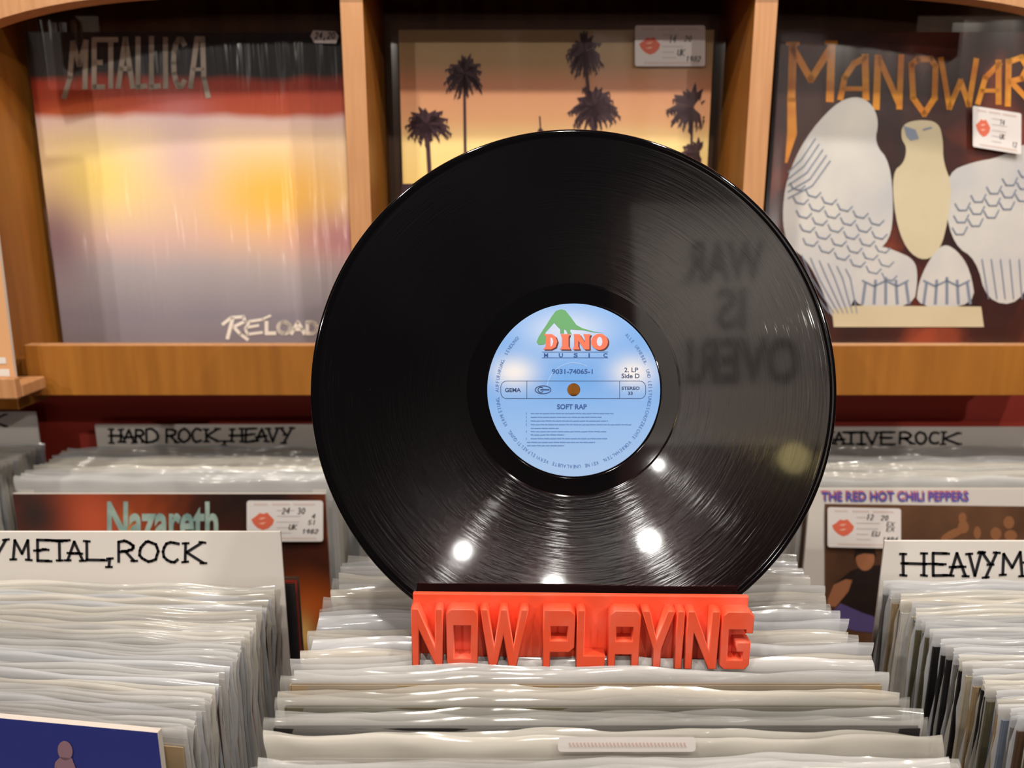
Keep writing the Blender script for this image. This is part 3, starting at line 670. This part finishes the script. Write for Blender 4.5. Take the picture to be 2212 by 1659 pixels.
# ------------------------------------------------------------------ divider cards
def card(label, x0, x1, D, top_z, base_z, name='divider_card', t=.0018):
    r = thing(name, label, 'divider card', ((x0 + x1) / 2, D, base_z), 'white handwritten divider cards')
    v, f_ = box_vf(x0, x1, D, D + t, base_z, top_z); bevelled(mesh_obj('sheet', v, f_, M['card'], r), .0005)
    return r
def write(r, D, items, ytop, ybase, wd, slope=0.0):
    pl = Pl(D, 0, 0); q = []
    for (ch, a, b) in items:
        g_ = glyph(ch, a, b, ytop, ybase, wd, .045, serif=True)
        q += [[(x, y + slope * (x - items[0][1])) for x, y in p] for p in g_]
    decal('lettering', q, lambda x, y: pl.px(x, y, .0004), M['ink'], r)
D1 = .5055
p = at_depth(606, 1148, D1)
c1 = card('white divider card handwritten METAL, ROCK in front bin', p.x - .318, p.x, D1, p.z, FZ)
write(c1, D1, [('Y', -24, 12), ('M', 30, 64), ('E', 80, 106), ('T', 114, 144), ('A', 146, 178), ('L', 184, 226), (',', 232, 244), ('R', 254, 292), ('O', 302, 342), ('C', 352, 390), ('K', 398, 440)], 1166, 1208, 6.0, .012)
p = at_depth(1911, 1168, D1 + .003)
c2 = card('white divider card handwritten HEAVYMETAL in front bin', p.x, p.x + .318, D1 + .003, p.z, FZ)
write(c2, D1 + .003, [('H', 1950, 2000), ('E', 2014, 2044), ('A', 2052, 2084), ('V', 2094, 2118), ('Y', 2122, 2154), ('M', 2164, 2206), ('E', 2216, 2240), ('T', 2248, 2276), ('A', 2282, 2312)], 1194, 1242, 6.2)
D2 = .850
p = at_depth(204, 917, D2)
c3 = card('white divider card handwritten HARD ROCK, HEAVY in rear bin', p.x, p.x + .318, D2, p.z, BZ)
write(c3, D2, [('H', 240, 262), ('A', 266, 290), ('R', 292, 312), ('D', 316, 342), ('R', 358, 382), ('O', 386, 410), ('C', 414, 438), ('K', 444, 472), (',', 482, 490), ('H', 500, 524), ('E', 530, 550), ('A', 554, 576), ('V', 580, 600), ('Y', 606, 630)], 928, 956, 5.2, -.008)
p = at_depth(1640, 922, D2)
c4 = card('white divider card handwritten ALTERNATIVE ROCK in rear bin', p.x, p.x + .318, D2, p.z, BZ)
write(c4, D2, [('A', 1660, 1682), ('L', 1686, 1704), ('T', 1708, 1728), ('E', 1732, 1750), ('R', 1754, 1772), ('N', 1776, 1798), ('A', 1801, 1824), ('T', 1826, 1850), ('I', 1853, 1868), ('V', 1871, 1896), ('E', 1903, 1928), ('R', 1942, 1970), ('O', 1978, 2000), ('C', 2007, 2030), ('K', 2036, 2072)], 934, 959, 5.2)
p = at_depth(77, 889, D2)
c5 = card('white divider card with one letter in view at the neighbouring ledge', p.x - .318, p.x, D2, p.z, BZ)
write(c5, D2, [('C', -66, -36), ('K', -24, 14)], 896, 920, 4.2)

# ------------------------------------------------------------------ vinyl record
TILT = R(14.6)
VC = EYE + ray(1239, 842) * 0.440
VN = V((0, -math.cos(TILT), math.sin(TILT)))
K = .3010 / 1135
VR = thing('vinyl_record', 'glossy black vinyl record with light blue label standing in the red stand', 'vinyl record', VC, None, (R(90) - TILT, 0, 0))
prof = [(.0036, -.0007), (.0036, .0007), (.0037, .0008), (.0500, .0008), (.0502, .00074), (.0505, .0007), (.0508, .0007), (.0600, .0007), (.0605, .0007), (.0608, .00066), (.0612, .00064), (.0615, .00064), (.0620, .00064), (.1445, .00064), (.1450, .00064), (.1455, .00064), (.1460, .00066),
        (.1466, .00072), (.1474, .00092), (.1482, .00104), (.1490, .00106), (.1497, .00092), (.1502, .00062), (.1505, .0002), (.1505, -.0002), (.1502, -.00062), (.1490, -.00106), (.1474, -.00092), (.1460, -.00066), (.0500, -.0007), (.0036, -.0007)]
v, f_ = lathe(prof, 256)
m, nt, b = new_mat('black_vinyl')
tc = node(nt, 'ShaderNodeTexCoord'); sp = node(nt, 'ShaderNodeSeparateXYZ'); nt.links.new(tc.outputs['Object'], sp.inputs[0])
r_ = math_n(nt, 'SQRT', math_n(nt, 'ADD', math_n(nt, 'MULTIPLY', sp.outputs[0], sp.outputs[0]), math_n(nt, 'MULTIPLY', sp.outputs[1], sp.outputs[1])))
groove = math_n(nt, 'MULTIPLY', math_n(nt, 'GREATER_THAN', r_, .0612), math_n(nt, 'LESS_THAN', r_, .1458))
ang = math_n(nt, 'ARCTAN2', sp.outputs[1], sp.outputs[0])
cb = node(nt, 'ShaderNodeCombineXYZ'); nt.links.new(math_n(nt, 'MULTIPLY', r_, 900.0), cb.inputs[0]); nt.links.new(math_n(nt, 'MULTIPLY', ang, 2.2), cb.inputs[1])
nz = node(nt, 'ShaderNodeTexNoise'); nz.inputs['Scale'].default_value = 1.0; nz.inputs['Detail'].default_value = 3; nt.links.new(cb.outputs[0], nz.inputs['Vector'])
bp = node(nt, 'ShaderNodeBump'); bp.inputs['Distance'].default_value = .0002; nt.links.new(math_n(nt, 'MULTIPLY', groove, .4), bp.inputs['Strength']); nt.links.new(nz.outputs[0], bp.inputs['Height'])
nt.links.new(bp.outputs[0], b.inputs['Normal'])
b.inputs['Base Color'].default_value = (.0025, .0025, .003, 1)
tg = node(nt, 'ShaderNodeTangent', direction_type='RADIAL', axis='Z'); nt.links.new(tg.outputs[0], b.inputs['Tangent'])
nt.links.new(math_n(nt, 'MULTIPLY', groove, .8), b.inputs['Anisotropic'])
nt.links.new(math_n(nt, 'ADD', .05, math_n(nt, 'MULTIPLY', groove, .10)), b.inputs['Roughness'])
b.inputs['Specular IOR Level'].default_value = .3
b.inputs['Coat Weight'].default_value = .9; b.inputs['Coat Roughness'].default_value = .05; b.inputs['Coat IOR'].default_value = 1.5
gl = node(nt, 'ShaderNodeBsdfAnisotropic', distribution='BECKMANN'); gl.inputs['Roughness'].default_value = .10; gl.inputs['Anisotropy'].default_value = .5
bp2 = node(nt, 'ShaderNodeBump'); bp2.inputs['Distance'].default_value = .0002; bp2.inputs['Strength'].default_value = .9
cb2 = node(nt, 'ShaderNodeCombineXYZ'); nt.links.new(math_n(nt, 'MULTIPLY', r_, 380.0), cb2.inputs[0]); nt.links.new(math_n(nt, 'MULTIPLY', ang, 1.6), cb2.inputs[1])
nz2 = node(nt, 'ShaderNodeTexNoise'); nz2.inputs['Scale'].default_value = 1.0; nz2.inputs['Detail'].default_value = 3; nz2.inputs['Roughness'].default_value = .6; nt.links.new(cb2.outputs[0], nz2.inputs['Vector'])
nt.links.new(nz2.outputs[0], bp2.inputs['Height']); nt.links.new(bp2.outputs[0], gl.inputs['Normal']); nt.links.new(tg.outputs[0], gl.inputs['Tangent'])
mxs = node(nt, 'ShaderNodeMixShader'); nt.links.new(math_n(nt, 'MULTIPLY', groove, .03), mxs.inputs[0])
nt.links.new(b.outputs[0], mxs.inputs[1]); nt.links.new(gl.outputs[0], mxs.inputs[2]); nt.links.new(mxs.outputs[0], nt.nodes['Material Output'].inputs[0])
mesh_obj('disc', v, f_, m, VR, local=True, smooth=True)
# paper label
m, nt, b = new_mat('blue_label_paper')
tc = node(nt, 'ShaderNodeTexCoord'); sp = node(nt, 'ShaderNodeSeparateXYZ'); nt.links.new(tc.outputs['Object'], sp.inputs[0])
u, v_ = sp.outputs[0], sp.outputs[1]
rp = ramp(nt, [(.0, (150, 182, 226)), (.35, (128, 170, 226)), (.55, (98, 154, 222)), (1.0, (110, 162, 226))]); nt.links.new(math_n(nt, 'ADD', math_n(nt, 'MULTIPLY', v_, 10.0), .5), rp.inputs[0])
c = mixc(nt, math_n(nt, 'MULTIPLY', blob(nt, u, v_, -.034, .010, .013, .009), .95), rp.outputs[0], (222, 220, 222))
c = mixc(nt, math_n(nt, 'MULTIPLY', blob(nt, u, v_, .034, .010, .013, .009), .95), c, (222, 220, 222))
c = mixc(nt, math_n(nt, 'MULTIPLY', blob(nt, u, v_, -.004, .034, .024, .012), .85), c, (202, 212, 232))
nt.links.new(c, b.inputs['Base Color']); b.inputs['Roughness'].default_value = .5
v, f_ = lathe([(.0037, .00095), (.0492, .00095), (.0494, .0009), (.0494, .0008)], 128)
LB_ = mesh_obj('paper_label', v, f_, m, VR, local=True, label='light blue paper centre label')
M['navy'] = mat('navy_print', (44, 84, 150), .5); M['navy2'] = mat('dark_blue_print', (40, 62, 110), .5)
M['dino_red'] = mat('coral_print', (242, 112, 84), .5); M['dino_shadow'] = mat('maroon_print', (84, 40, 40), .5); M['green'] = mat('green_print', (96, 158, 104), .5)
lab = lambda o: (lambda x, y: ((x - 1239) * K, (842 - y) * K, .00095 + o))
Z = lambda pts: [(1030 + a * 420 / 1659, 630 + b_ * 420 / 1659) for a, b_ in pts]
# plain green long-tailed dinosaur emblem standing on the word
em = Z([(1080, 352), (1000, 342), (900, 312), (850, 285), (800, 215), (755, 160), (720, 150), (675, 165), (640, 210), (590, 290), (560, 335), (528, 385), (510, 430), (530, 455), (575, 450), (606, 420), (590, 390), (585, 350), (630, 300), (660, 265), (690, 300), (712, 320), (712, 358), (745, 358), (745, 320), (762, 330), (775, 362), (812, 366), (795, 335), (800, 322), (900, 328), (1000, 348)])
decal('dinosaur_emblem', [em], lab(.00012), M['green'], LB_, local=True)
bd = bfont('DINO', None, .06); xs = [q[0] for p in bd for q in p]; ys = [q[1] for p in bd for q in p]
def mapb(polys, X0, Y0, X1, Y1, gaps=1):
    x0, x1, y0, y1 = min(xs), max(xs), min(ys), max(ys)
    return [[(X0 + (a - x0) / (x1 - x0) * (X1 - X0), Y1 + (b_ - y0) / (y1 - y0) * (Y0 - Y1)) for a, b_ in p] for p in polys]
# slab serif letters for the word
def slab(ch, x0, x1, y0, y1):
    out = glyph(ch, x0 + 4, x1 - 4, y0 + 3, y1 - 3, 9)
    return out
word = []
X = [(1174, 1203), (1210, 1232), (1240, 1274), (1280, 1312)]
word += [[(1174, 722), (1192, 722), (1200, 727), (1204, 738), (1200, 750), (1190, 755), (1173, 755), (1178, 749), (1180, 728)]]
word += [[(1211, 722), (1231, 722), (1228, 729), (1228, 748), (1232, 755), (1209, 755), (1214, 748), (1214, 729)]]
word += [[(1239, 722), (1252, 722), (1263, 740), (1263, 729), (1260, 722), (1276, 722), (1273, 729), (1273, 755), (1262, 755), (1249, 736), (1249, 748), (1252, 755), (1237, 755), (1240, 748), (1240, 729)]]
word_o = ell(1295, 738.5, 18, 17.5, 24)
decal('logo_shadow', [[(x + 3, y + 2.5) for x, y in p] for p in word + [word_o]], lab(.00014), M['dino_shadow'], LB_, local=True)
decal('logo_lettering', word + [word_o], lab(.00018), M['dino_red'], LB_, local=True)
M['label_hole'] = mat('pale_label_print', (196, 206, 232), .5)
for pc in (ell(1295, 738, 6, 10, 16), [(1189, 729), (1193, 731), (1195, 738), (1193, 746), (1189, 749)]): decal('logo_counter', [pc], lab(.00022), M['label_hole'], LB_, local=True)
q = []
for t_, bb in (('9031-74065-1', (1192, 797, 1280, 808)), ('SOFT RAP', (1203, 873, 1267, 884))): q += bfont(t_, bb, .025)
for k, ch in enumerate('MUSIC'): q += bfont(ch, (1175 + k * 32, 763, 1184 + k * 32 if ch != 'I' else 1178 + k * 32, 772), .03)
q += ribbon([(1171, 760.5), (1313, 760.5)], .8) + ribbon([(1171, 773), (1313, 773)], 1.0)
decal('title_print', q, lab(.00012), M['navy'], LB_, local=True)
q = []
for t_, bb in (('2. LP', (1348, 794, 1378, 804)), ('Side D', (1342, 807, 1381, 817))): q += bfont(t_, bb, .01)
for t_, bb in (('GEMA', (1091, 838, 1125, 847)), ('STEREO', (1342, 835, 1381, 842)), ('33', (1356, 846, 1366, 853))): q += bfont(t_, bb, .02)
fr = rrect(1082, 823, 1394, 861, 13, 6); q += ribbon(fr + [fr[0]], 1.0) + ribbon([(1138, 823), (1138, 861)], 1.0) + ribbon([(1338, 823), (1338, 861)], 1.0)
fr = ell(1173, 842, 17, 8.5); q += ribbon(fr + [fr[0]], 1.6) + ribbon(arc(1168, 842, 6, 5.5, 40, 320), 1.6) + ribbon([(1168, 842), (1186, 842)], 2.4)
decal('small_print', q, lab(.00012), M['navy2'], LB_, local=True)
q = []
rnd = random.Random(4)
for (y, x0, x1) in ((893, 1137, 1324), (901, 1137, 1300), (909, 1137, 1312), (917, 1137, 1362), (925, 1147, 1206), (932, 1137, 1308), (939, 1147, 1218), (947, 1137, 1310), (955, 1139, 1284), (962, 1139, 1218)):
    x = x0 + (10 if x0 < 1140 and y < 950 else 0)
    if x0 < 1140 and y < 950: q += ribbon([(x0, y - 2), (x0, y + 2)], 1.4)
    while x < x1:
        wl = rnd.uniform(4, 13); q += ribbon([(x, y + rnd.uniform(-.4, .4)), (min(x + wl, x1), y)], 2.0); x += wl + 2.6
decal('track_list_print', q, lab(.00012), mat('soft_blue_print', (92, 132, 190), .5), LB_, local=True)
txt = 'ALLE URHEBER- UND LEISTUNGSSCHUTZRECHTE VORBEHALTEN. KEINE UNERLAUBTE VERVIELFAELTIGUNG, VERMIETUNG, AUFFUEHRUNG, SENDUNG!'
q = []; a0, a1 = 47.0, -225.0; rr = 165.0; ch_h = 8.0
cache = {}
for i, ch in enumerate(txt):
    if ch == ' ': continue
    if ch not in cache: cache[ch] = bfont(ch)
    a = R(a0 + (a1 - a0) * (i + .5) / len(txt)); ux, uy = math.sin(a), -math.cos(a); nx_, ny_ = math.cos(a), math.sin(a)
    for p in cache[ch]:
        pp = []
        for (gx, gy) in p:
            lx = (gx - .3) * 8.6; ly = (gy - .35) * 10.5
            X_, Y_ = (rr + ly) * nx_ + lx * ux, (rr + ly) * ny_ + lx * uy; pp.append((1239 + X_, 842 - Y_))
        q.append(pp)
decal('rim_print', q, lab(.00012), mat('rim_blue_print', (70, 112, 176), .5), LB_, local=True)
fr = arc(1239, 842, 62, 62, -70, -150, 14)
decal('pressing_ring', ribbon(arc(1239, 842, 58, 58, 190, 300, 20), .9), lab(.0001), mat('pale_ring', (186, 210, 244), .4), LB_, local=True)

# ------------------------------------------------------------------ red sign stand
m, nt, b = new_mat('red_orange_plastic')
tc = node(nt, 'ShaderNodeTexCoord'); nz = node(nt, 'ShaderNodeTexNoise'); nz.inputs['Scale'].default_value = 38; nz.inputs['Detail'].default_value = 5; nt.links.new(tc.outputs['Object'], nz.inputs['Vector'])
rp = ramp(nt, [(.45, (234, 86, 54)), (.75, (236, 112, 90))]); nt.links.new(nz.outputs[0], rp.inputs[0]); nt.links.new(rp.outputs[0], b.inputs['Base Color'])
b.inputs['Roughness'].default_value = .38; b.inputs['Subsurface Weight'].default_value = .15; b.inputs['Subsurface Radius'].default_value = (.004, .001, .0006); b.inputs['Subsurface Scale'].default_value = .5
M['red'] = m
FD = .3775
pl_l = at_depth(890, 1440, FD); pl_r = at_depth(1620, 1447, FD)
SW = pl_r.x - pl_l.x
SB = (pl_l + pl_r) / 2; BASEZ = min(pl_l.z, pl_r.z)
ST = thing('record_stand', 'red orange plastic stand with raised letters NOW PLAYING holding the vinyl record', 'record stand', (SB.x, FD, SB.z), None, (0, R(.6), 0))
u_ = SW / 2070.0
def L_(pts): return [((x - 60) * u_ - SW / 2, (485 - y) * u_) for x, y in pts]
T0, B0 = 96, 485
LET = {
 0: [[(60, T0), (105, T0), (200, 355), (205, T0), (250, T0), (250, B0), (205, B0), (105, 235), (105, B0), (60, B0)]],
 1: [[(300, T0), (440, T0), (463, 125), (463, 455), (440, B0), (295, B0), (272, 455), (272, 125)], [(318, 205), (318, 425), (418, 425), (418, 205)]],
 2: [[(478, T0), (522, T0), (562, 350), (598, T0), (640, T0), (680, 350), (722, T0), (768, T0), (700, B0), (650, B0), (618, 270), (580, B0), (530, B0)]],
 3: [[(858, T0), (1020, T0), (1050, 125), (1050, 345), (1020, 378), (905, 378), (905, B0), (858, B0)], [(905, 205), (905, 300), (1005, 300), (1005, 205)]],
 4: [[(1062, T0), (1110, T0), (1110, 400), (1240, 400), (1240, B0), (1062, B0)]],
 5: [[(1290, T0), (1420, T0), (1446, 125), (1446, B0), (1398, B0), (1398, 390), (1302, 390), (1302, B0), (1256, B0), (1256, 125)], [(1302, 205), (1302, 300), (1400, 300), (1400, 205)]],
 6: [[(1450, T0), (1500, T0), (1548, 290), (1605, T0), (1652, T0), (1580, 350), (1580, B0), (1530, B0), (1530, 350)]],
 7: [[(1664, T0), (1710, T0), (1710, B0), (1664, B0)]],
 8: [[(1726, T0), (1772, T0), (1870, 355), (1872, T0), (1924, T0), (1924, B0), (1872, B0), (1772, 240), (1772, B0), (1726, B0)]],
 9: [[(1970, T0), (2100, T0), (2130, 125), (2130, 240), (2085, 240), (2085, 215), (1985, 215), (1985, 420), (2075, 420), (2075, 365), (2035, 365), (2035, 300), (2122, 300), (2122, 455), (2095, B0), (1965, B0), (1938, 455), (1938, 125)]],
}
def solid_letter(polys, depth, bev):
    cu = bpy.data.curves.new('letter', 'CURVE'); cu.dimensions = '2D'; cu.fill_mode = 'BOTH'; cu.extrude = depth / 2 - bev; cu.bevel_depth = bev; cu.bevel_resolution = 1; cu.offset = -bev
    for p in polys:
        sp_ = cu.splines.new('POLY'); sp_.points.add(len(p) - 1); sp_.use_cyclic_u = True
        for k, (x, y) in enumerate(p): sp_.points[k].co = (x, y, 0, 1)
    ob = bpy.data.objects.new('letter', cu); COL.objects.link(ob); me = bpy.data.meshes.new_from_object(ob)
    bpy.data.objects.remove(ob, do_unlink=True); bpy.data.curves.remove(cu); return me
LD = .0085
for k, polys in LET.items():
    me = solid_letter([L_(p) for p in polys], LD, .0005)
    me.transform(Matrix.Translation((0, LD / 2, 0)) @ Matrix.Rotation(R(90), 4, 'X'))
    me.materials.clear(); me.materials.append(M['red']); me.name = 'letter'
    o = bpy.data.objects.new('letter', me); put(o, ST)
hw = SW / 2
box('back_plate', -hw, hw - .001, LD, LD + .0032, .0008, (485 - 46) * u_, M['red'], ST, .0006, local=True)
box('base', -hw + .004, hw - .004, .0165, .048, .0003, .0016, M['red'], ST, .0005, local=True)
for sx in (-1, 1): box('base_end', min(sx * .05, sx * .09), max(sx * .05, sx * .09), LD + .0033, .0164, .0003, .0016, M['red'], ST, .0004, local=True)
# slanted rear rest with a slot for the disc
vs = [(-.05, .026, .0017), (.05, .026, .0017), (.05, .044, .0017), (-.05, .044, .0017), (-.05, .034, .030), (.05, .034, .030), (.05, .040, .030), (-.05, .040, .030)]
o = mesh_obj('rear_rest', vs, [(0, 3, 2, 1), (4, 5, 6, 7), (0, 1, 5, 4), (1, 2, 6, 5), (2, 3, 7, 6), (3, 0, 4, 7)], M['red'], ST, local=True); bevelled(o, .0006)

# ------------------------------------------------------------------ things behind the camera that the disc mirrors
def mirror(px, py, yw):
    d = ray(px, py); t = (VC - EYE).dot(VN) / d.dot(VN); h = EYE + d * t; r = d - VN * (2 * d.dot(VN)); return h + r * ((yw - h.y) / r.y)
YW = -1.715
YF = -3.395
a = mirror(1362, 440, YW); b2 = mirror(1800, 960, YW)
PO = thing('wall_poster', 'white poster with black words WAR IS OVER! on the dark red partition', 'poster', ((a.x + b2.x) / 2, YW, min(a.z, b2.z)))
x0, x1, z0, z1 = min(a.x, b2.x), max(a.x, b2.x), min(a.z, b2.z), max(a.z, b2.z)
box('sheet', x0, x1, -1.7195, YW, z0, z1, M['paper'], PO, 0)
q = []
for t_, (p0, p1, ty, by) in (('WAR', (1650, 1478, 520, 612)), ('IS', (1612, 1545, 620, 715)), ('OVER!', (1726, 1482, 728, 832))):
    for poly in bfont(t_, (0, 0, 1, 1), .04): q.append([(p0 + (p1 - p0) * x, ty + (by - ty) * y) for x, y in poly])
decal('lettering', q, lambda x, y: mirror(x, y, YW) + V((0, .002, 0)), M['black'], PO)
M['bulb'] = mat('bulb_glow', (255, 250, 240), .4, emit=(1, .97, .92), es=160)
M['bulb_warm'] = mat('warm_bulb_glow', (255, 220, 120), .4, emit=(1, .82, .36), es=5)
for (px, py, rad, mm, yw, lb) in ((1195, 1268, .048, 'bulb', YF, 'bare round bulb on the dark red far wall'), (1000, 1190, .038, 'bulb', YF, 'bare round bulb on the dark red far wall'),
        (1402, 1168, .030, 'bulb', YW, 'bare round bulb low on the dark red partition'), (1422, 1004, .015, 'bulb', YW, 'small bare bulb under the poster corner'), (1715, 990, .05, 'bulb_warm', YW, 'large warm yellow bulb below the poster')):
    p = mirror(px, py, yw + .10)
    t = thing('wall_lamp', lb, 'lamp', (p.x, yw - .0045, p.z), 'wall lamps facing the shelf')
    v, f_ = lathe([(0, 0), (rad * 1.1, 0), (rad * 1.1, .02), (rad * .5, .024), (rad * .45, .1 - rad * .85), (0, .1 - rad * .85)], 20); o = mesh_obj('base', v, f_, M['metal_dark'], t, local=True); o.rotation_euler = (R(-90), 0, 0)
    prof = [(rad * math.sin(math.pi * k / 12), .1045 - rad * math.cos(math.pi * k / 12)) for k in range(13)]
    v, f_ = lathe(prof, 24); o = mesh_obj('bulb', v, f_, M[mm], t, local=True, smooth=True); o.rotation_euler = (R(-90), 0, 0)
